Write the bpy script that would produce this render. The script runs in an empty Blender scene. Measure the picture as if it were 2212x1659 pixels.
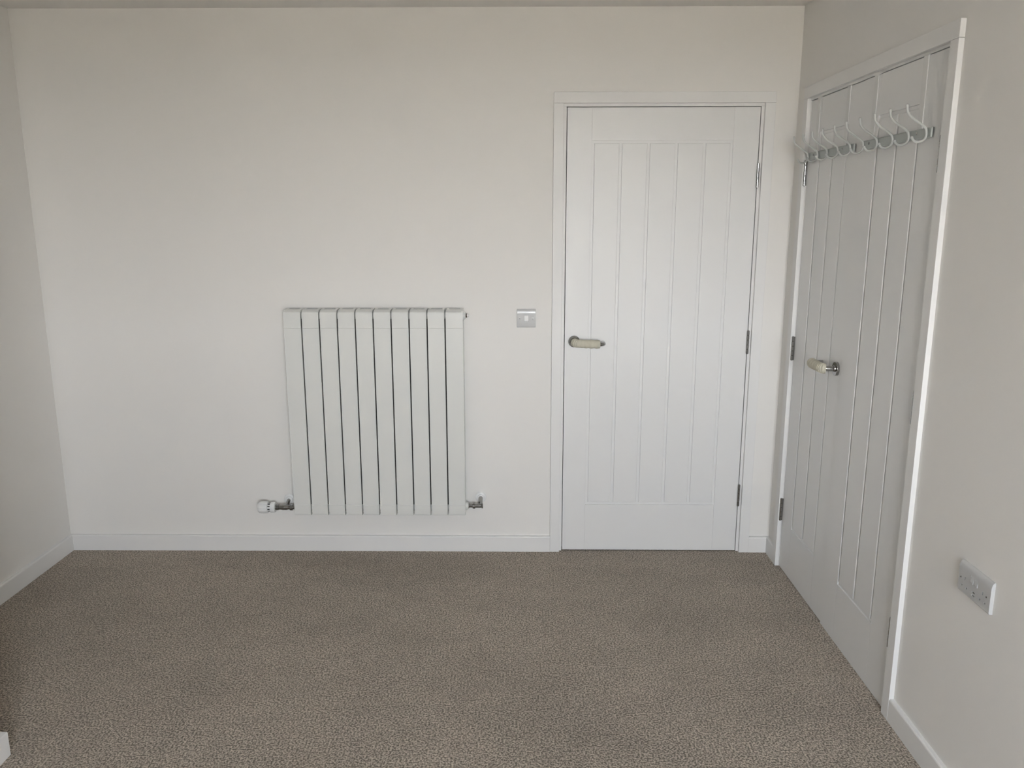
import bpy, bmesh, math
from mathutils import Vector, Matrix

# ------------------------------------------------------------------ camera, world, light, exposure
scene = bpy.context.scene
COL = scene.collection
XR, H, YF = 3.283, 2.3826, -5.2          # right wall, ceiling height, window wall
WX0, WX1, WZ0, WZ1 = 1.98, 3.17, 0.88, 2.16   # window opening in the wall behind the camera

def setup_camera():
    f, pitch, yaw, roll = 1742.24, 0.2074, -0.0109, -0.0009
    cp, sp, cy, sy = math.cos(pitch), math.sin(pitch), math.cos(yaw), math.sin(yaw)
    fwd = Vector((sy * cp, cy * cp, -sp)); right = Vector((cy, -sy, 0)); up = right.cross(fwd)
    c, s = math.cos(roll), math.sin(roll)
    r2 = c * right + s * up; u2 = -s * right + c * up
    cam = bpy.data.cameras.new('camera'); cam.sensor_width = 36; cam.lens = f * 36 / 2212
    cam.clip_start = 0.02
    o = bpy.data.objects.new('camera', cam); COL.objects.link(o)
    m = Matrix((r2, u2, -fwd)).transposed().to_4x4(); m.translation = Vector((2.1221, -3.5576, 1.5495))
    o.matrix_world = m; scene.camera = o
setup_camera()

world = bpy.data.worlds.new('hazy_sky'); scene.world = world; world.use_nodes = True
def setup_sky(strength):
    # hazy daylight: pale and brightest towards the horizon, softer blue overhead, the same all round
    nt = world.node_tree; N = nt.nodes; bg = N['Background']; bg.inputs['Strength'].default_value = strength
    tc = N.new('ShaderNodeTexCoord'); sx = N.new('ShaderNodeSeparateXYZ'); r = N.new('ShaderNodeValToRGB')
    e = r.color_ramp.elements
    e[0].position = 0.0; e[0].color = (0.97, 0.985, 1.0, 1); e[1].position = 1.0; e[1].color = (0.69, 0.75, 0.85, 1)
    m = e.new(0.28); m.color = (0.70, 0.75, 0.82, 1)
    nt.links.new(tc.outputs['Generated'], sx.inputs[0]); nt.links.new(sx.outputs['Z'], r.inputs['Fac']); nt.links.new(r.outputs['Color'], bg.inputs['Color'])
setup_sky(41.5)

def portal():
    l = bpy.data.lights.new('window_portal', 'AREA'); l.shape = 'RECTANGLE'
    l.size = WX1 - WX0; l.size_y = WZ1 - WZ0; l.cycles.is_portal = True
    o = bpy.data.objects.new('window_portal', l); COL.objects.link(o)
    o.location = ((WX0 + WX1) / 2, YF - 0.13, (WZ0 + WZ1) / 2); o.rotation_euler = (math.pi / 2, 0, 0)
portal()

vs = scene.view_settings
vs.view_transform = 'Standard'; vs.look = 'None'; vs.gamma = 1; vs.use_curve_mapping = False
vs.exposure = 0.0
scene.cycles.diffuse_bounces = 5; scene.cycles.max_bounces = 8
scene.cycles.adaptive_threshold = 0.16; scene.cycles.adaptive_min_samples = 16

# ------------------------------------------------------------------ materials
def mat(name, col, rough=0.6, metal=0.0, bump=None, var=None, spec=0.5, coat=0.0):
    m = bpy.data.materials.new(name); m.use_nodes = True
    nt = m.node_tree; b = nt.nodes['Principled BSDF']
    b.inputs['Base Color'].default_value = (*col, 1); b.inputs['Roughness'].default_value = rough
    b.inputs['Metallic'].default_value = metal; b.inputs['Specular IOR Level'].default_value = spec
    b.inputs['Coat Weight'].default_value = coat
    tc = nt.nodes.new('ShaderNodeTexCoord')
    if var:                                       # (scale, amount) soft tonal variation
        n = nt.nodes.new('ShaderNodeTexNoise'); n.inputs['Scale'].default_value = var[0]; n.inputs['Detail'].default_value = 3
        r = nt.nodes.new('ShaderNodeMix'); r.data_type = 'RGBA'
        r.inputs['A'].default_value = (*[c * (1 - var[1]) for c in col], 1)
        r.inputs['B'].default_value = (*[min(1, c * (1 + var[1])) for c in col], 1)
        nt.links.new(tc.outputs['Object'], n.inputs['Vector']); nt.links.new(n.outputs['Fac'], r.inputs['Factor'])
        nt.links.new(r.outputs['Result'], b.inputs['Base Color'])
    if bump:                                      # (scale, strength, distance)
        n = nt.nodes.new('ShaderNodeTexNoise'); n.inputs['Scale'].default_value = bump[0]; n.inputs['Detail'].default_value = 4
        bp = nt.nodes.new('ShaderNodeBump'); bp.inputs['Strength'].default_value = bump[1]; bp.inputs['Distance'].default_value = bump[2]
        nt.links.new(tc.outputs['Object'], n.inputs['Vector']); nt.links.new(n.outputs['Fac'], bp.inputs['Height'])
        nt.links.new(bp.outputs['Normal'], b.inputs['Normal'])
    return m

M_WALL = mat('matt_white_emulsion', (0.84, 0.825, 0.795), 0.85, bump=(180, 0.15, 0.001), var=(1.3, 0.012), spec=0.25)
M_CEIL = mat('ceiling_emulsion', (0.86, 0.84, 0.81), 0.9, bump=(140, 0.15, 0.001), spec=0.2)
M_TRIM = mat('white_satin_trim_paint', (0.82, 0.815, 0.80), 0.5, bump=(60, 0.05, 0.0006))
M_DOOR = mat('white_door_paint', (0.80, 0.80, 0.79), 0.42, bump=(90, 0.06, 0.0005), var=(3, 0.01))
M_RAD = mat('radiator_enamel', (0.76, 0.765, 0.735), 0.35, bump=(70, 0.03, 0.0004))
M_STEEL = mat('satin_nickel', (0.40, 0.395, 0.385), 0.13, 1.0, bump=(300, 0.05, 0.0003))
M_CHROME = mat('polished_chrome', (0.38, 0.38, 0.37), 0.14, 1.0, var=(40, 0.05))
M_GAP_SHADE = mat('dark_gap_shade', (0.05, 0.05, 0.048), 0.7, var=(20, 0.1))  # near-black colour standing in for shade between the radiator columns
M_PLATE = mat('grey_switch_plate', (0.565, 0.57, 0.565), 0.22, bump=(120, 0.02, 0.0003), var=(20, 0.02))
M_WPLAS = mat('white_plastic', (0.86, 0.86, 0.85), 0.25, var=(30, 0.01))
M_BLACK = mat('dark_recess_plastic', (0.02, 0.02, 0.02), 0.5, var=(50, 0.2))
M_COVER = mat('cream_wrapped_tape', (0.58, 0.555, 0.455), 0.8, bump=(220, 0.4, 0.001), var=(60, 0.08), spec=0.2)
M_HOOK = mat('silver_lacquered_wire', (0.57, 0.585, 0.57), 0.45, 0.25, var=(30, 0.03))
M_STRAP = mat('white_lacquered_strap', (0.76, 0.765, 0.75), 0.45, var=(30, 0.02))
M_BAR = mat('silver_painted_bar', (0.42, 0.45, 0.435), 0.38, 0.45, var=(30, 0.03))
M_UPVC = mat('white_window_upvc', (0.85, 0.85, 0.85), 0.3, var=(5, 0.01))
M_GROUND = mat('pale_gravel_ground', (0.84, 0.71, 0.55), 0.9, var=(0.6, 0.1))

def carpet_mat():
    m = bpy.data.materials.new('taupe_cut_pile_carpet'); m.use_nodes = True
    nt = m.node_tree; N = nt.nodes; L = nt.links; b = N['Principled BSDF']
    b.inputs['Roughness'].default_value = 1.0; b.inputs['Specular IOR Level'].default_value = 0.05
    b.inputs['Sheen Weight'].default_value = 0.15; b.inputs['Sheen Roughness'].default_value = 0.6
    tc = N.new('ShaderNodeTexCoord')
    def noise(scale, detail, rough=0.5, vec=None):
        n = N.new('ShaderNodeTexNoise'); n.inputs['Scale'].default_value = scale
        n.inputs['Detail'].default_value = detail; n.inputs['Roughness'].default_value = rough
        L.new(vec or tc.outputs['Object'], n.inputs['Vector']); return n.outputs['Fac']
    def ramp(fac, a, c, p0=0.3, p1=0.7):
        r = N.new('ShaderNodeValToRGB'); r.color_ramp.elements[0].position = p0; r.color_ramp.elements[1].position = p1
        r.color_ramp.elements[0].color = (*a, 1); r.color_ramp.elements[1].color = (*c, 1)
        L.new(fac, r.inputs['Fac']); return r.outputs['Color']
    def mul(a, c):
        x = N.new('ShaderNodeMix'); x.data_type = 'RGBA'; x.blend_type = 'MULTIPLY'; x.inputs['Factor'].default_value = 1
        L.new(a, x.inputs['A']); L.new(c, x.inputs['B']); return x.outputs['Result']
    tuft = noise(170, 2, 0.6)
    base = ramp(tuft, (0.17, 0.144, 0.111), (0.64, 0.555, 0.459), 0.40, 0.61)
    # brushed pile: soft patches and long vacuum strokes
    mp = N.new('ShaderNodeMapping'); mp.inputs['Rotation'].default_value = (0, 0, 0.5); mp.inputs['Scale'].default_value = (1.2, 2.2, 1)
    L.new(tc.outputs['Object'], mp.inputs['Vector'])
    brush = ramp(noise(1.6, 4, 0.55, mp.outputs['Vector']), (0.87, 0.87, 0.87), (1.06, 1.06, 1.06), 0.32, 0.68)
    patch = ramp(noise(26, 3, 0.6), (0.90, 0.90, 0.90), (1.06, 1.06, 1.06), 0.3, 0.7)
    L.new(mul(mul(base, brush), patch), b.inputs['Base Color'])
    bp = N.new('ShaderNodeBump'); bp.inputs['Strength'].default_value = 0.9; bp.inputs['Distance'].default_value = 0.007
    L.new(tuft, bp.inputs['Height']); L.new(bp.outputs['Normal'], b.inputs['Normal'])
    return m
M_CARPET = carpet_mat()

def glass_mat():
    m = bpy.data.materials.new('clear_window_glass'); m.use_nodes = True
    nt = m.node_tree; nt.nodes.remove(nt.nodes['Principled BSDF'])
    t = nt.nodes.new('ShaderNodeBsdfTransparent'); g = nt.nodes.new('ShaderNodeBsdfGlossy'); g.inputs['Roughness'].default_value = 0.0
    fr = nt.nodes.new('ShaderNodeFresnel'); fr.inputs['IOR'].default_value = 1.45
    mx = nt.nodes.new('ShaderNodeMixShader')
    nt.links.new(fr.outputs[0], mx.inputs[0]); nt.links.new(t.outputs[0], mx.inputs[1]); nt.links.new(g.outputs[0], mx.inputs[2])
    nt.links.new(mx.outputs[0], nt.nodes['Material Output'].inputs['Surface'])
    return m
M_GLASS = glass_mat()

# ------------------------------------------------------------------ mesh helpers
WORLD = {}                                     # world position of each object's origin (no rotations used)

def link(name, bm, material, parent=None, smooth=False, origin=None):
    bmesh.ops.recalc_face_normals(bm, faces=bm.faces)
    if origin is None:
        lo = Vector([min(v.co[i] for v in bm.verts) for i in range(3)]); hi = Vector([max(v.co[i] for v in bm.verts) for i in range(3)])
        origin = Vector(((lo.x + hi.x) / 2, (lo.y + hi.y) / 2, lo.z))
    origin = Vector(origin)
    bmesh.ops.translate(bm, vec=-origin, verts=bm.verts)
    me = bpy.data.meshes.new(name); bm.to_mesh(me); bm.free()
    if smooth:
        me.shade_smooth()
        if smooth != 'all': me.set_sharp_from_angle(angle=math.radians(smooth))
    me.materials.append(material)
    o = bpy.data.objects.new(name, me); COL.objects.link(o)
    if smooth and smooth != 'all':
        wn = o.modifiers.new('weighted_normals', 'WEIGHTED_NORMAL'); wn.mode = 'FACE_AREA'; wn.weight = 100; wn.keep_sharp = True
    place(o, origin, parent)
    return o

def place(o, origin, parent):
    o.location = origin - (WORLD[parent] if parent else Vector())
    if parent: o.parent = parent
    WORLD[o] = Vector(origin)

def empty(name, loc):
    o = bpy.data.objects.new(name, None); o.empty_display_size = 0.05; COL.objects.link(o)
    place(o, Vector(loc), None); return o

def tag(o, label, cat, group=None):
    o['label'] = label; o['category'] = cat
    if group: o['group'] = group
    return o

def struct(o, label=None):
    o['kind'] = 'structure'
    if label: o['label'] = label
    return o

IDM = lambda u, o, z: Vector((u, o, z))
BACK = lambda u, o, z: Vector((u, -o, z))                 # on the back wall: u = x, o = out into the room
LEAFX = 3.285
RIGHT = lambda u, o, z: Vector((LEAFX - o, -u, z))        # on the wardrobe front: u = distance from back wall
RWALL = lambda u, o, z: Vector((XR - o, -u, z))           # on the right wall itself
LWALL = lambda u, o, z: Vector((o, -u, z))

def add_box(bm, a0, a1, b0, b1, c0, c1, f=IDM, bevel=0.0, seg=2):
    t = bmesh.new()
    vs_ = [t.verts.new(f(a, b, c)) for a in (a0, a1) for b in (b0, b1) for c in (c0, c1)]
    for q in ((0, 1, 3, 2), (4, 6, 7, 5), (0, 4, 5, 1), (2, 3, 7, 6), (0, 2, 6, 4), (1, 5, 7, 3)):
        t.faces.new([vs_[i] for i in q])
    bmesh.ops.recalc_face_normals(t, faces=t.faces)
    if bevel: bmesh.ops.bevel(t, geom=t.edges[:], offset=bevel, segments=seg, profile=0.5, affect='EDGES')
    merge(bm, t)

def merge(bm, t):
    me = bpy.data.meshes.new('tmp'); t.to_mesh(me); t.free(); bm.from_mesh(me); bpy.data.meshes.remove(me)

def box(name, dims, material, parent=None, f=IDM, bevel=0.0, seg=2, smooth=None):
    bm = bmesh.new(); add_box(bm, *dims, f=f, bevel=bevel, seg=seg)
    return link(name, bm, material, parent, smooth if smooth else (30 if bevel else False))

def add_prism(bm, prof, u0, u1, f, caps=True):
    """profile of (o, z) points extruded along u"""
    A = [bm.verts.new(f(u0, o, z)) for o, z in prof]; B = [bm.verts.new(f(u1, o, z)) for o, z in prof]
    n = len(prof)
    for i in range(n): bm.faces.new((A[i], A[(i + 1) % n], B[(i + 1) % n], B[i]))
    if caps: bm.faces.new(A); bm.faces.new(B)

def add_tube(bm, pts, rad, n=12, caps=True):
    pts = [Vector(p) for p in pts]
    rad = rad if isinstance(rad, (list, tuple)) else [rad] * len(pts)
    rings = []; prev = None
    for i, p in enumerate(pts):
        d = (pts[min(i + 1, len(pts) - 1)] - pts[max(i - 1, 0)]).normalized()
        if prev is None:
            ref = Vector((0, 0, 1)) if abs(d.z) < 0.9 else Vector((1, 0, 0))
            a = d.cross(ref).normalized()
        else:
            a = (prev - d * prev.dot(d)).normalized()
        prev = a; b_ = d.cross(a)
        rings.append([bm.verts.new(p + rad[i] * (math.cos(t) * a + math.sin(t) * b_)) for t in [2 * math.pi * k / n for k in range(n)]])
    for r0, r1 in zip(rings, rings[1:]):
        for k in range(n): bm.faces.new((r0[k], r0[(k + 1) % n], r1[(k + 1) % n], r1[k]))
    if caps: bm.faces.new(rings[0]); bm.faces.new(rings[-1])

def spline(pts, n=6):
    P = [Vector(p) for p in pts]; P = [2 * P[0] - P[1]] + P + [2 * P[-1] - P[-2]]; out = []
    for i in range(1, len(P) - 2):
        for k in range(n):
            t = k / n; a, b, c, d = P[i - 1:i + 3]
            out.append(0.5 * (2 * b + (c - a) * t + (2 * a - 5 * b + 4 * c - d) * t * t + (3 * b - a - 3 * c + d) * t ** 3))
    out.append(P[-2]); return out

def add_lathe(bm, base, axis, prof, n=24):
    """prof: list of (distance along axis, radius)"""
    base = Vector(base); axis = Vector(axis)
    add_tube(bm, [base + axis * d for d, r in prof], [max(r, 1e-5) for d, r in prof], n)

def add_ball(bm, c, r):
    bmesh.ops.create_icosphere(bm, subdivisions=2, radius=r, matrix=Matrix.Translation(Vector(c)))

def cut(o, cutters):
    """boolean-subtract the cutter bmesh from object o"""
    me = bpy.data.meshes.new('cutter'); bmesh.ops.recalc_face_normals(cutters, faces=cutters.faces)
    bmesh.ops.translate(cutters, vec=-WORLD[o], verts=cutters.verts); cutters.to_mesh(me); cutters.free()
    c = bpy.data.objects.new('cutter', me); COL.objects.link(c)
    c.location = WORLD[o]
    o.modifiers.clear()
    md = o.modifiers.new('holes', 'BOOLEAN'); md.operation = 'DIFFERENCE'; md.object = c; md.solver = 'EXACT'
    bpy.context.view_layer.update()
    new = bpy.data.meshes.new_from_object(o.evaluated_get(bpy.context.evaluated_depsgraph_get()))
    o.modifiers.clear(); o.data = new
    wn = o.modifiers.new('weighted_normals', 'WEIGHTED_NORMAL'); wn.mode = 'FACE_AREA'; wn.weight = 100; wn.keep_sharp = True
    bpy.data.objects.remove(c)

# ------------------------------------------------------------------ room shell
D1 = dict(a0=2.2597, ai=2.303, l0=2.3178, l1=3.128, bi=3.1428, b1=3.1867, za=2.049, zi=2.004, zl=1.989)
W2 = dict(a0=0.1146, ai=0.1586, l0=0.1615, m=0.6775, l1=1.232, bi=1.2513, b1=1.2953, za=2.0493, zi=2.0015, zl=1.9905)
PX, PY = 0.6135, -1.4975                       # corner of the wall projection at the left

bm = bmesh.new(); add_box(bm, -0.15, XR + 0.2, YF - 0.25, 0.15, -0.1, 0.0)
struct(link('floor', bm, M_CARPET), 'taupe cut-pile carpet with brushed darker patches')
bm = bmesh.new(); add_box(bm, -0.15, XR + 0.2, YF - 0.25, 0.15, H, H + 0.1)
struct(link('ceiling', bm, M_CEIL), 'plain white ceiling just showing at the top')

bm = bmesh.new()                               # back wall with a recess for the door
o0, o1, oz = D1['ai'] - 0.016, D1['bi'] + 0.016, D1['zi'] + 0.016
add_box(bm, -0.12, o0, 0, 0.15, 0, H); add_box(bm, o1, XR + 0.17, 0, 0.15, 0, H)
add_box(bm, o0, o1, 0, 0.15, oz, H); add_box(bm, o0, o1, 0.10, 0.15, 0, oz)
struct(link('wall_back', bm, M_WALL), 'white painted back wall behind the radiator')

bm = bmesh.new()                               # right wall with a recess for the wardrobe doors
u0, u1, uz = W2['ai'] - 0.012, W2['bi'] + 0.0, W2['zi'] + 0.012
add_box(bm, 0, u0, -0.17, 0, 0, H, RWALL); add_box(bm, u1, -YF, -0.17, 0, 0, H, RWALL)
add_box(bm, u0, u1, -0.17, 0, uz, H, RWALL); add_box(bm, u0, u1, -0.17, -0.10, 0, uz, RWALL)
struct(link('wall_right', bm, M_WALL), 'white painted right wall around the double doors')

bm = bmesh.new(); add_box(bm, -0.12, 0, YF, 0, 0, H)
struct(link('wall_left', bm, M_WALL), 'white painted left wall of the alcove')
bm = bmesh.new(); add_box(bm, 0, PX, YF, PY, 0, H)
struct(link('wall_projection', bm, M_WALL), 'white wall projection at the near left')
bm = bmesh.new()                               # wall behind the camera with the window
add_box(bm, -0.12, WX0, YF - 0.25, YF, 0, H); add_box(bm, WX1, XR + 0.17, YF - 0.25, YF, 0, H)
add_box(bm, WX0, WX1, YF - 0.25, YF, 0, WZ0); add_box(bm, WX0, WX1, YF - 0.25, YF, WZ1, H)
struct(link('wall_front', bm, M_WALL), 'white window wall behind the viewpoint')

# window: frame, mullion, panes, sill
win = struct(empty('window_1', ((WX0 + WX1) / 2, YF - 0.15, WZ0)), 'white framed two-pane window')
ya, yb = YF - 0.18, YF - 0.12; fw = 0.055; xm = (WX0 + WX1) / 2
for d in ((WX0, WX0 + fw, ya, yb, WZ0, WZ1), (WX1 - fw, WX1, ya, yb, WZ0, WZ1), (xm - 0.035, xm + 0.035, ya, yb, WZ0 + fw, WZ1 - fw),
          (WX0 + fw, WX1 - fw, ya, yb, WZ0, WZ0 + fw), (WX0 + fw, WX1 - fw, ya, yb, WZ1 - fw, WZ1)):
    box('window_frame', d, M_UPVC, win, bevel=0.006)
for a, b in ((WX0 + fw, xm - 0.035), (xm + 0.035, WX1 - fw)):
    box('pane', (a, b, YF - 0.152, YF - 0.148, WZ0 + fw, WZ1 - fw), M_GLASS, win)
box('window_sill', (WX0 - 0.04, WX1 + 0.04, YF - 0.12, YF + 0.03, WZ0 - 0.022, WZ0), M_TRIM, win, bevel=0.004)

bm = bmesh.new(); add_box(bm, -40, 40, -80, YF - 0.3, -0.45, -0.35)
struct(link('ground', bm, M_GROUND), 'pale gravel ground outside the window')

# skirting boards
SK = 0.0758
PROF = [(0, 0), (0.015, 0), (0.015, SK - 0.0075), (0.0142, SK - 0.004), (0.0125, SK - 0.0015), (0.0095, SK), (0, SK)]
def skirting(name, runs, label):
    bm = bmesh.new()
    for a, b, f in runs: add_prism(bm, PROF, a, b, f)
    return struct(link(name, bm, M_TRIM, smooth=30), label)
skirting('baseboard_back', [(0, D1['a0'], BACK), (D1['b1'], XR, BACK)], 'white skirting board along the back wall')
skirting('baseboard_left', [(0.0148, -PY, LWALL)], 'white skirting board along the left alcove wall')
skirting('baseboard_right', [(0.0148, W2['a0'], RWALL), (W2['b1'], -YF, RWALL)], 'white skirting board along the right wall')
bm = bmesh.new()                               # mitred run round the projecting corner
PR = [(0, 0), (0.015, 0), (0.015, SK - 0.003), (0.0135, SK), (0, SK)]
path = [(lambda o: (0.0, PY + o)), (lambda o: (PX + o, PY + o)), (lambda o: (PX + o, YF))]
rows = [[bm.verts.new((*g(o), z)) for o, z in PR] for g in path]
for r0, r1 in zip(rows, rows[1:]):
    for i in range(len(PR)): bm.faces.new((r0[i], r0[(i + 1) % len(PR)], r1[(i + 1) % len(PR)], r1[i]))
bm.faces.new(rows[0]); bm.faces.new(rows[-1])
struct(link('baseboard_projection', bm, M_TRIM, smooth=30), 'white skirting corner at the bottom left edge')

# ------------------------------------------------------------------ door frames
def frame(name, d, f, pr, lin_o, depth, label, base, far_rev, near_rev):
    """architraves proud by pr of the wall; lining with a stop behind the leaf. u along the wall, o out of the wall"""
    root = struct(empty(name, base), label)
    for a, b in ((d['a0'], d['ai']), (d['bi'], d['b1'])):
        bm = bmesh.new(); add_box(bm, a, b, 0, pr, 0, d['zi'], f, 0.0018, 2); link('architrave', bm, M_TRIM, root, 30)
    bm = bmesh.new(); add_box(bm, d['a0'], d['b1'], 0, pr, d['zi'] + 0.0002, d['za'], f, 0.0018, 2); link('architrave', bm, M_TRIM, root, 30)
    g = 0.003
    for a, b in ((d['ai'] - far_rev, d['l0'] - g), (d['l1'] + g, d['bi'] + near_rev)):
        bm = bmesh.new(); add_box(bm, a, b, -depth, lin_o, 0, d['zl'] + g, f, 0.0008, 1); link('door_lining', bm, M_TRIM, root)
    bm = bmesh.new(); add_box(bm, d['ai'] - far_rev, d['bi'] + near_rev, -depth, lin_o, d['zl'] + g, d['zi'] + 0.012, f, 0.0008, 1); link('door_lining', bm, M_TRIM, root)
    return root
t1 = frame('trim_1', D1, BACK, 0.016, 0.0, 0.10, 'white square-edged frame around the single door', (2.72, 0, 0), 0.016, 0.016)
for d in ((D1['l0'] - 0.003, D1['l0'] + 0.011, 0.05, 0.10, 0, D1['zl'] + 0.003), (D1['l1'] - 0.011, D1['l1'] + 0.003, 0.05, 0.10, 0, D1['zl'] + 0.003),
          (D1['l0'] + 0.011, D1['l1'] - 0.011, 0.05, 0.10, D1['zl'] - 0.011, D1['zl'] + 0.003)):
    box('door_stop', d, M_TRIM, t1)
t2 = frame('trim_2', W2, RWALL, 0.016, 0.0, 0.09, 'white square-edged frame around the double wardrobe doors', (XR, -0.7, 0), 0.012, 0.0)

# ------------------------------------------------------------------ door leaves
def leaf(name, f, u0, u1, z0, z1, grooves, pz0, pz1, label, face=0.0):
    """slab with raised stiles, rails and planks; the gaps between them are the routed grooves"""
    g = 0.0056; t = 0.0055
    ff = lambda u, o, z: f(u, o + face, z)
    bm = bmesh.new(); add_box(bm, u0 + 0.0005, u1 - 0.0005, -0.042, -t, z0 + 0.0005, z1 - 0.0005, ff)
    d = struct(link(name, bm, M_DOOR), label)
    a, b = grooves[0] - g, grooves[-1] + g
    for n, q in (('stile', (u0, a, -t, 0, z0, z1)), ('stile', (b, u1, -t, 0, z0, z1)),
                 ('rail', (a, b, -t, 0, z0, pz0 - g)), ('rail', (a, b, -t, 0, pz1 + g, z1))):
        bm = bmesh.new(); add_box(bm, *q, f=ff)
        # chamfer only the room-side edges that face a groove or the outside
        link_bevel(n, bm, d, ff)
    for x0, x1 in zip(grooves, grooves[1:]):
        bm = bmesh.new(); add_box(bm, x0 + g, x1 - g, -t, 0, pz0 + g, pz1 - g, ff)
        link_bevel('plank', bm, d, ff, 0.0036)
    return d

def link_bevel(name, bm, parent, ff, w=0.0022):
    n = (ff(0, 1, 0) - ff(0, 0, 0))
    top = max(v.co.dot(n) for v in bm.verts)
    ed = [e for e in bm.edges if all(abs(v.co.dot(n) - top) < 1e-6 for v in e.verts)]
    bmesh.ops.bevel(bm, geom=ed, offset=w if name == 'plank' else 0.0012, segments=2, profile=0.5, affect='EDGES')
    link(name, bm, M_DOOR, parent, 30)

door1 = leaf('door_1', BACK, D1['l0'], D1['l1'], 0.005, D1['zl'], [2.428, 2.5455, 2.664, 2.782, 2.900, 3.0145], 0.2345, 1.8495,
             'white five-plank single door beside the light switch')
door2 = leaf('door_2', RIGHT, W2['l0'], W2['m'] - 0.001, 0.003, W2['zl'], [0.287, 0.419, 0.551], 0.2285, 1.8565,
             'far white wardrobe door leaf with the covered handle')
door3 = leaf('door_3', RIGHT, W2['m'] + 0.001, W2['l1'], 0.0, W2['zl'], [0.812, 0.950, 1.089], 0.2285, 1.8565,
             'near white wardrobe door leaf without a handle', face=0.003)

def hinge(parent, f, u, o, z0, z1, plate):
    """five-knuckle butt hinge: barrel, pin caps and the edge of its two plates"""
    root_bm = bmesh.new(); n = 5; L = (z1 - z0) / n; r = 0.0058
    for k in range(n):
        a, b = z0 + k * L + 0.0006, z0 + (k + 1) * L - 0.0006
        add_lathe(root_bm, f(u, o, a), (0, 0, 1), [(0, r * 0.8), (0.0008, r), (b - a - 0.0008, r), (b - a, r * 0.8)], 14)
    add_lathe(root_bm, f(u, o, z0 - 0.001), (0, 0, 1), [(0, r * 0.55), (0.001, r * 0.7), (z1 - z0 + 0.001, r * 0.7), (z1 - z0 + 0.002, r * 0.55)], 12)
    h = link('hinge', root_bm, M_STEEL, parent, 35)
    bm = bmesh.new(); add_box(bm, u + plate[0], u + plate[1], plate[2] , plate[3], z0 + 0.001, z1 - 0.001, f); link('hinge_plate', bm, M_STEEL, h)
    return h
for z0, z1 in ((1.6587, 1.7603), (0.9407, 1.0452), (0.2257, 0.3299)):
    hinge(door1, BACK, 3.1293, 0.0065, z0, z1, (-0.0008, 0.0012, -0.02, 0.004))
for z0, z1 in ((1.661, 1.762), (0.940, 1.042), (0.217, 0.320)):
    hinge(door2, RIGHT, 0.1600, 0.0085, z0, z1, (-0.0012, 0.0008, -0.02, 0.006))
    hinge(door3, RIGHT, 1.2358, 0.0058, z0 , z1 , (-0.0012, 0.0008, -0.02, 0.006))

def handle(parent, f, u, z, sgn, out, cov, drop=0.0):
    """lever on a round rose with a return end, wrapped in a cream tape sleeve"""
    ax = f(0, 1, 0) - f(0, 0, 0)
    bm = bmesh.new()
    add_lathe(bm, f(u, 0, z), ax, [(0, 0.026), (0.0075, 0.026), (0.0088, 0.0253), (0.0095, 0.0242), (0.0095, 0.012)], 40)
    add_lathe(bm, f(u, 0.009, z), ax, [(0, 0.0125), (0.004, 0.0118), (0.006, 0.0105)], 24)
    h = link('door_handle', bm, M_STEEL, parent, 30)
    P = [(u, 0.008, z), (u, out - 0.022, z), (u + sgn * 0.003, out - 0.008, z), (u + sgn * 0.010, out - 0.002, z - drop * .2), (u + sgn * 0.022, out, z - drop * .4),
         (u + sgn * 0.06, out, z - drop * .8), (u + sgn * 0.106, out, z - drop), (u + sgn * 0.119, out - 0.003, z - drop), (u + sgn * 0.126, out - 0.011, z - drop), (u + sgn * 0.128, out - 0.022, z - drop), (u + sgn * 0.128, 0.006, z - drop)]
    pts = spline([f(*p) for p in P], 6)
    bm = bmesh.new(); add_tube(bm, pts, 0.0095, 18); link('lever', bm, M_STEEL, h, 40)
    # sleeve: a slightly lumpy wrapped tube over the middle of the lever
    a, b = cov
    seg = [p for i, p in enumerate(pts) if a <= i <= b]
    fine = spline(seg, 4); rr = []
    for i in range(len(fine)):
        e = min(i, len(fine) - 1 - i)
        r = 0.0182 + 0.0006 * math.sin(i * 0.55) + (0.0005 if (i // 7) % 2 else 0)
        rr.append(r - (0.0035, 0.0012, 0.0003)[e] if e < 3 else r)
    bm = bmesh.new(); add_tube(bm, fine, rr, 22); link('handle_cover', bm, M_COVER, h, 35)
    return h
handle(door1, BACK, 2.360, 0.9955, 1, 0.054, (8, 37), 0.005)
handle(door2, RIGHT, 0.632, 0.993, -1, 0.052, (10, 43), 0.0)
bm = bmesh.new(); add_box(bm, D1['l0'] - 0.0032, D1['l0'] - 0.0022, -0.03, 0.001, 0.965, 1.025, BACK, 0.0003, 1)
link('latch_plate', bm, M_STEEL, t1)

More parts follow.
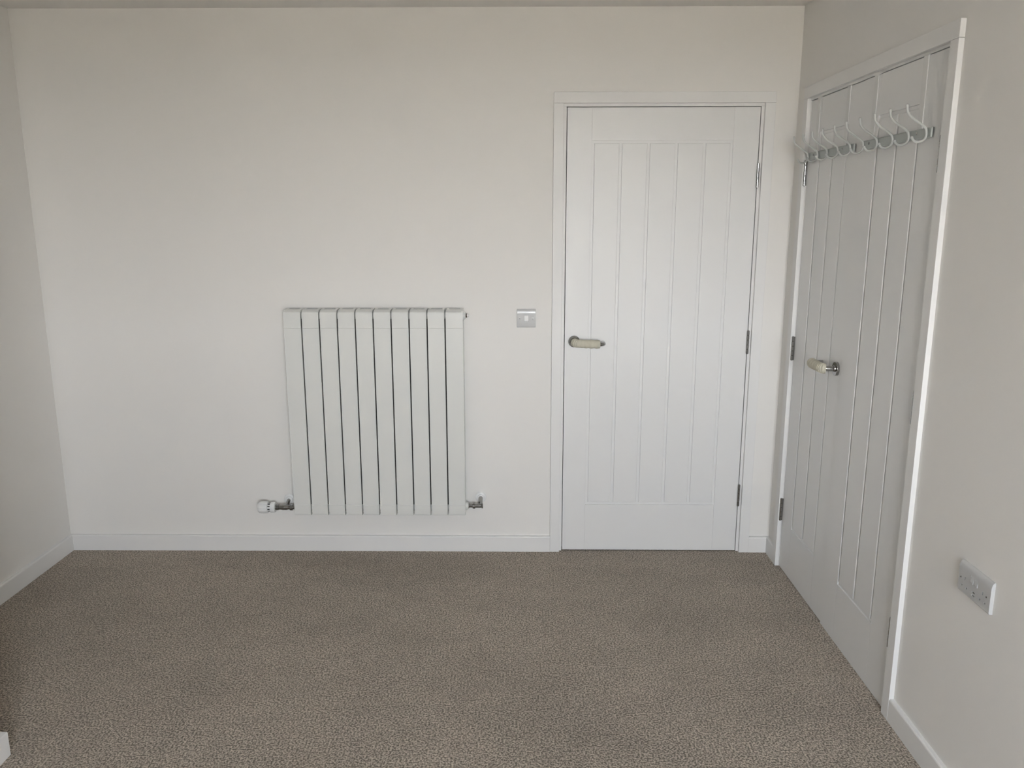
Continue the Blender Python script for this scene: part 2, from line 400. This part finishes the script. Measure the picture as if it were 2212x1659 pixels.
# ------------------------------------------------------------------ radiator
RX0, RX1, RZ0, RZ1 = 1.0951, 1.8728, 0.207, 1.146
rad = tag(empty('radiator', ((RX0 + RX1) / 2, -0.06, RZ0)), 'white ten-column flat panel radiator on the back wall', 'radiator')
N = 10; pw = (RX1 - RX0) / N; yfr = 0.100; ybk = 0.026
def column(x0, x1, left_end=False, right_end=False):
    # hollow column: folded front plate with top hood (profile o = out from wall, z) plus a narrower water tube behind it
    prof = [(yfr - 0.030, RZ0 + 0.001), (yfr - 0.012, RZ0), (yfr - 0.004, RZ0 + 0.003), (yfr, RZ0 + 0.012), (yfr, 0.2575), (yfr - 0.0022, 0.2605), (yfr - 0.0022, 1.0655), (yfr, 1.0690),
            (yfr, RZ1 - 0.020), (yfr - 0.003, RZ1 - 0.010), (yfr - 0.012, RZ1 - 0.003), (yfr - 0.026, RZ1), (ybk, RZ1 + 0.001),
            (ybk, RZ1 - 0.006), (yfr - 0.026, RZ1 - 0.007), (yfr - 0.013, RZ1 - 0.012), (yfr - 0.010, RZ1 - 0.022), (yfr - 0.010, RZ0 + 0.016), (yfr - 0.015, RZ0 + 0.008), (yfr - 0.030, RZ0 + 0.007)]
    bm = bmesh.new(); add_prism(bm, prof, x0, x1, BACK)
    caps = [f for f in bm.faces if len(f.verts) == len(prof)]
    ed = list({e for f in caps for e in f.edges})
    bmesh.ops.bevel(bm, geom=ed, offset=0.0014, segments=2, profile=0.5, affect='EDGES')
    xm_ = (x0 + x1) / 2
    add_box(bm, xm_ - 0.014, xm_ + 0.014, ybk, yfr - 0.009, RZ0 + 0.012, RZ1 - 0.006, BACK)
    if left_end: add_box(bm, x0 + 0.0012, x0 + 0.006, ybk, yfr - 0.004, RZ0 + 0.006, RZ1 - 0.004, BACK)
    if right_end: add_box(bm, x1 - 0.006, x1 - 0.0012, ybk, yfr - 0.004, RZ0 + 0.006, RZ1 - 0.004, BACK)
    return bm
gap = 0.0056
first = None
for k in range(N):
    x0 = RX0 + k * pw + (gap / 2 if k else 0); x1 = RX0 + (k + 1) * pw - (gap / 2 if k < N - 1 else 0)
    if k in (0, 1, N - 1):
        c = link('column', column(x0, x1, k == 0, k == N - 1), M_RAD, rad, 30)
        if k == 1: first = c; fx = WORLD[c].x
    else:
        c = first.copy(); COL.objects.link(c); c.parent = rad
        c.location.x = first.location.x + (k - 1) * pw
for k in range(1, N):                                    # dark strips added behind the slits to paint in their deep shade
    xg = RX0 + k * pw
    box('gap_shade_strip', (xg - 0.020, xg + 0.020, -0.062, -0.060, RZ0 + 0.014, RZ1 - 0.012), M_GAP_SHADE, rad)
# horizontal headers that join the columns behind the gaps, and top grille slots
for z in (0.235, 1.118):
    bm = bmesh.new(); add_lathe(bm, (RX0 + 0.004, -0.052, z), (1, 0, 0), [(0, 0.018), (RX1 - RX0 - 0.008, 0.018)], 20); link('header_tube', bm, M_RAD, rad, 40)
for k in range(N):
    xc = RX0 + (k + 0.5) * pw
    for j, (w, yy) in enumerate(((0.024, 0.040), (0.024, 0.056))):
        bm = bmesh.new(); add_box(bm, xc - w, xc + w, yy, yy + 0.006, RZ1 + 0.0004, RZ1 + 0.0016, BACK, 0.0004, 1); link('grille_slot', bm, M_PLATE, rad)
for x in (RX0 + 0.12, RX1 - 0.12):                      # wall brackets
    for z in (0.30, 1.05):
        box('bracket', (x - 0.015, x + 0.015, -0.03, 0.0, z - 0.02, z + 0.02), M_RAD, rad)
# blanking plug at the top left, air vent at the top right
bm = bmesh.new(); add_lathe(bm, (RX0 + 0.001, -0.056, 1.116), (-1, 0, 0), [(0, 0.0165), (0.004, 0.0165), (0.0055, 0.0150), (0.0062, 0.011), (0.0062, 0.006)], 24)
link('blanking_plug', bm, M_STEEL, rad, 35)
bm = bmesh.new(); add_lathe(bm, (RX1 - 0.001, -0.056, 1.118), (1, 0, 0), [(0, 0.0195), (0.004, 0.019), (0.0095, 0.014), (0.0105, 0.012)], 24)
av = link('air_vent', bm, M_RAD, rad, 35)
bm = bmesh.new(); add_lathe(bm, (RX1 + 0.0090, -0.056, 1.118), (1, 0, 0), [(0, 0.0105), (0.006, 0.0105), (0.007, 0.009)], 6); link('vent_nut', bm, M_STEEL, av)
bm = bmesh.new(); add_lathe(bm, (RX1 + 0.0155, -0.056, 1.118), (1, 0, 0), [(0, 0.0078), (0.006, 0.0078), (0.0075, 0.006)], 20); link('vent_cap', bm, M_WPLAS, av, 35)

# thermostatic valve at the lower left
VY, VZ = -0.060, 0.2335
bm = bmesh.new()
add_lathe(bm, (RX0 + 0.001, VY, VZ), (-1, 0, 0), [(0, 0.0165), (0.004, 0.016), (0.009, 0.0125), (0.013, 0.0098), (0.018, 0.0098), (0.0185, 0.0125), (0.031, 0.0125), (0.0315, 0.0108), (0.040, 0.0108),
          (0.046, 0.0135), (0.066, 0.0135), (0.070, 0.0120), (0.082, 0.0120), (0.0825, 0.0140), (0.098, 0.0140), (0.0985, 0.011)], 20)
vb = link('thermostatic_valve', bm, M_CHROME, rad, 30)
bm = bmesh.new(); add_lathe(bm, (RX0 - 0.0185, VY, VZ), (-1, 0, 0), [(0, 0.0135), (0.0006, 0.0142), (0.012, 0.0142), (0.0126, 0.0135)], 6); link('union_nut', bm, M_CHROME, vb)
bm = bmesh.new(); add_tube(bm, spline([(1.046, VY, VZ), (1.046, VY + 0.020, VZ + 0.006), (1.0465, -0.018, VZ + 0.016), (1.0468, 0.0, VZ + 0.018)], 5), 0.0085, 16); link('pipe', bm, M_CHROME, vb, 40)
bm = bmesh.new(); add_lathe(bm, (1.0468, -0.0002, VZ + 0.018), (0, -1, 0), [(0, 0.026), (0.003, 0.0255), (0.006, 0.022), (0.007, 0.018), (0.0075, 0.0165), (0.013, 0.0155), (0.0145, 0.0130), (0.0145, 0.009)], 32); link('pipe_collar', bm, M_WPLAS, vb, 35)
bm = bmesh.new()
add_lathe(bm, (0.9975, VY, VZ), (-1, 0, 0), [(0, 0.0225), (0.0008, 0.0238), (0.0105, 0.0245), (0.020, 0.0245), (0.0208, 0.0238)], 32)
link('valve_ring', bm, M_WPLAS, vb, 35)
bm = bmesh.new()
add_lathe(bm, (0.9768, VY, VZ), (-1, 0, 0), [(0, 0.0205), (0.0130, 0.0205)], 28); sk = link('valve_scale', bm, M_WPLAS, vb, 35)
for ang, w in ((-8, 9), (28, 6), (62, 9), (-40, 6), (96, 8), (-70, 7), (130, 8)):   # dark windows around the scale
    bm = bmesh.new(); a0_, a1_ = math.radians(ang - w), math.radians(ang + w)
    ring = [[bm.verts.new((x, VY - r * math.cos(t), VZ + r * math.sin(t))) for t in (a0_, (a0_ + a1_) / 2, a1_)] for x, r in ((0.9755, 0.0200), (0.9755, 0.0209), (0.9655, 0.0209), (0.9655, 0.0200))]
    for r0, r1 in zip(ring, ring[1:]):
        for i in range(2): bm.faces.new((r0[i], r0[i + 1], r1[i + 1], r1[i]))
    link('scale_mark', bm, M_BLACK, sk)
bm = bmesh.new()
pr = [(0, 0.0215), (0.0010, 0.0262), (0.012, 0.0285), (0.032, 0.0283), (0.040, 0.0262), (0.0455, 0.0215), (0.048, 0.0140), (0.0485, 0.004)]
n = 48; rings = []
for d, r in pr:                                          # ribbed cap: every other facet sits slightly lower
    row = []
    for k in range(n):
        t = 2 * math.pi * k / n; q = r * (0.955 if (k % 6 == 0 and 0.0005 < d < 0.044) else 1.0)
        row.append(bm.verts.new((0.9648 - d, VY - q * math.cos(t), VZ + q * math.sin(t))))
    rings.append(row)
for r0, r1 in zip(rings, rings[1:]):
    for k in range(n): bm.faces.new((r0[k], r0[(k + 1) % n], r1[(k + 1) % n], r1[k]))
bm.faces.new(rings[0]); bm.faces.new(rings[-1])
link('valve_cap', bm, M_WPLAS, vb, 30)

# lockshield valve at the lower right
LY, LZ = -0.060, 0.2435
bm = bmesh.new()
add_lathe(bm, (RX1 - 0.001, LY, LZ), (1, 0, 0), [(0, 0.0200), (0.004, 0.0195), (0.0125, 0.0145), (0.0135, 0.0125)], 24); ls = link('lockshield_valve', bm, M_RAD, rad, 35)
bm = bmesh.new()
add_lathe(bm, (RX1 + 0.012, LY, LZ), (1, 0, 0), [(0, 0.0125), (0.003, 0.0125), (0.0035, 0.0085), (0.011, 0.0085), (0.0115, 0.0090), (0.018, 0.0090), (0.019, 0.0130), (0.028, 0.0130), (0.029, 0.0098), (0.058, 0.0098), (0.060, 0.0120), (0.065, 0.0125), (0.066, 0.0100)], 20)
link('valve_body', bm, M_CHROME, ls, 30)
bm = bmesh.new(); add_lathe(bm, (RX1 + 0.031, LY, LZ), (1, 0, 0), [(0, 0.0135), (0.011, 0.0135)], 6); link('union_nut', bm, M_CHROME, ls)
bm = bmesh.new(); add_tube(bm, spline([(1.938, LY, LZ), (1.938, LY + 0.018, LZ + 0.010), (1.938, -0.02, LZ + 0.019), (1.938, 0.0, LZ + 0.020)], 5), 0.0105, 16); link('pipe', bm, M_CHROME, ls, 40)
bm = bmesh.new(); add_lathe(bm, (1.938, -0.0002, LZ + 0.020), (0, -1, 0), [(0, 0.026), (0.003, 0.0255), (0.006, 0.022), (0.007, 0.018), (0.0075, 0.0165), (0.013, 0.0155), (0.0145, 0.0130), (0.0145, 0.009)], 32); link('pipe_collar', bm, M_WPLAS, ls, 35)

# ------------------------------------------------------------------ light switch
sx0, sx1, sz0, sz1 = 2.1056, 2.1886, 1.0585, 1.1405
sw = tag(empty('light_switch', ((sx0 + sx1) / 2, 0, sz0)), 'square grey single light switch between radiator and door', 'light switch')
def plate(f, u0, u1, z0, z1, th, parent):
    """moulded plate with a softly rolled top and small side radii"""
    h = z1 - z0
    prof = [(0, z0), (th * 0.55, z0), (th * 0.85, z0 + 0.0015), (th, z0 + 0.005), (th, z1 - 0.020), (th * 0.985, z1 - 0.014), (th * 0.90, z1 - 0.0085), (th * 0.74, z1 - 0.004), (th * 0.5, z1 - 0.0010), (th * 0.3, z1), (0, z1)]
    bm = bmesh.new(); add_prism(bm, prof, u0, u1, f)
    ed = [e for e in bm.edges if len({round((f(0, 0, 0) - v.co).dot(f(1, 0, 0) - f(0, 0, 0)), 5) for v in e.verts}) == 1 and len(e.link_faces) == 2
          and any(len(q.verts) > 4 for q in e.link_faces)]
    bmesh.ops.bevel(bm, geom=ed, offset=0.0016, segments=2, profile=0.5, affect='EDGES')
    return link('face_plate', bm, M_PLATE, parent, 40)
pl = plate(BACK, sx0, sx1, sz0, sz1, 0.0095, sw)
xc, zc = (sx0 + sx1) / 2, (sz0 + sz1) / 2 - 0.001
c = bmesh.new(); add_box(c, xc - 0.0098, xc + 0.0098, 0.004, 0.02, zc - 0.0135, zc + 0.0135, BACK); cut(pl, c)
bm = bmesh.new(); add_prism(bm, [(0.0045, zc - 0.0128), (0.0125, zc - 0.0125), (0.0125, zc - 0.006), (0.0098, zc + 0.002), (0.0078, zc + 0.0128), (0.0045, zc + 0.0128)], xc - 0.0090, xc + 0.0090, BACK)
bmesh.ops.bevel(bm, geom=bm.edges[:], offset=0.0006, segments=2, profile=0.5, affect='EDGES'); link('rocker', bm, M_WPLAS, sw, 30)
for s in (-1, 1):
    bm = bmesh.new(); add_lathe(bm, BACK(xc + s * 0.0285, 0.0085, zc), (0, -1, 0), [(0, 0.0028), (0.0013, 0.0028), (0.0017, 0.0020)], 14); add_box(bm, xc + s * 0.0285 - 0.002, xc + s * 0.0285 + 0.002, 0.0102, 0.0104, zc - 0.0004, zc + 0.0004, BACK)
    link('screw', bm, M_STEEL, sw, 30)

# ------------------------------------------------------------------ double wall socket with USB ports
so = tag(empty('wall_socket', (XR, -1.6487, 0.584)), 'grey double wall socket with two USB ports near the skirting', 'wall socket')
k0, k1, kz0, kz1 = 1.5765, 1.7215, 0.5835, 0.6675
TH = 0.0105
pl = plate(RWALL, k0, k1, kz0, kz1, TH, so)
holes = [(1.6070, 0.6258, 0.0021, 0.0042), (1.6880, 0.6250, 0.0021, 0.0042)]          # earth pins
holes += [(1.5945, 0.6040, 0.0036, 0.0022), (1.6170, 0.6040, 0.0036, 0.0022), (1.6780, 0.6040, 0.0036, 0.0022), (1.7000, 0.6045, 0.0036, 0.0022)]
holes += [(1.6490, 0.6072, 0.0066, 0.0021), (1.6490, 0.5988, 0.0066, 0.0021)]         # usb ports
c = bmesh.new()
for u, z, a, b in holes: add_box(c, u - a, u + a, TH - 0.006, 0.03, z - b, z + b, RWALL)
for u in (1.6395, 1.6585): add_box(c, u - 0.0068, u + 0.0068, TH - 0.005, 0.03, 0.6365 - 0.0105, 0.6365 + 0.0105, RWALL)
cut(pl, c)
for i, (u, z, a, b) in enumerate(holes):
    bm = bmesh.new(); add_box(bm, u - a, u + a, TH - 0.0059, TH - 0.0030, z - b, z + b, RWALL); link('usb_port' if i > 5 else 'pin_hole', bm, M_BLACK, so)
for u in (1.6395, 1.6585):
    bm = bmesh.new(); add_prism(bm, [(TH - 0.005, 0.6265), (TH + 0.0016, 0.6268), (TH + 0.0016, 0.6310), (TH + 0.0002, 0.6380), (TH - 0.0010, 0.6465), (TH - 0.005, 0.6465)], u - 0.0062, u + 0.0062, RWALL)
    bmesh.ops.bevel(bm, geom=bm.edges[:], offset=0.0005, segments=2, profile=0.5, affect='EDGES'); link('rocker', bm, M_PLATE, so, 30)
for u in (1.5880, 1.7050):
    bm = bmesh.new(); add_lathe(bm, RWALL(u, TH - 0.001, 0.6232), (-1, 0, 0), [(0, 0.0026), (0.0013, 0.0026), (0.0017, 0.0018)], 14); link('screw', bm, M_STEEL, so, 30)

# ------------------------------------------------------------------ over-door coat racks
HOOK = [(-0.057, 0.0735), (-0.0545, 0.057), (-0.046, 0.0455), (-0.034, 0.036), (-0.016, 0.0245), (-0.001, 0.0135), (0.0035, 0.002), (0.0035, -0.0105), (-0.003, -0.020), (-0.016, -0.0255), (-0.029, -0.0225), (-0.0365, -0.0135)]
ZB = 1.7745
def coat_rack(name, y0, y1, hooks, straps, off, label):
    """bar y0..y1 (distances from the back wall), five double hooks, two flat over-door straps"""
    xb = LEAFX - off
    r = tag(empty(name, (xb, -(y0 + y1) / 2, ZB - 0.0135)), label, 'coat rack', 'over-door coat racks on the wardrobe doors')
    f = lambda u, o, z: Vector((xb - o, -u, z))
    bm = bmesh.new(); add_box(bm, y0, y1, 0.0030, 0.0098, ZB - 0.0146, ZB + 0.0146, f, 0.0030, 3); link('bar', bm, M_BAR, r, 35)
    for s in straps:
        w = 0.0145; zt = W2['zl']
        bm = bmesh.new()
        add_box(bm, s - w, s + w, 0.0003, 0.0030, ZB - 0.012, zt + 0.0022, f, 0.0003, 1)
        add_box(bm, s - w, s + w, -0.0440, 0.0003, zt + 0.0002, zt + 0.0022, f)
        add_box(bm, s - w, s + w, -0.0440, -0.0425, zt - 0.04, zt + 0.0016, f)
        link('strap', bm, M_STRAP, r)
        bm = bmesh.new(); add_lathe(bm, f(s, 0.0094, ZB + 0.003), (-1, 0, 0), [(0, 0.0048), (0.0012, 0.0046), (0.0022, 0.0032), (0.0025, 0.0014)], 16); link('screw', bm, M_CHROME, r, 35)
    proto = None
    for u in hooks:
        if proto is None:
            bm = bmesh.new(); pts = spline([(3.2685 - 0.0005 + dx - (off), -u, ZB + dz) for dx, dz in HOOK], 5)
            rr = [0.0036 + (0.0010 if i < 2 else 0) for i in range(len(pts))]
            add_tube(bm, pts, rr, 12)
            add_ball(bm, pts[0], 0.0047); add_ball(bm, pts[-1], 0.0047)
            proto = link('hook', bm, M_HOOK, r, 60); pu = u
        else:
            c = proto.copy(); COL.objects.link(c); c.parent = r; c.location.y = proto.location.y - (u - pu)
    return r
coat_rack('coat_rack', 0.717, 1.186, [0.736, 0.843, 0.954, 1.060, 1.167], [0.773, 1.100], 0.003, 'silver five-hook over-door rack on the near wardrobe door')
coat_rack('coat_rack', 0.176, 0.642, [0.197, 0.303, 0.402, 0.507, 0.621], [0.250, 0.540], 0.0, 'silver five-hook over-door rack on the far wardrobe door')
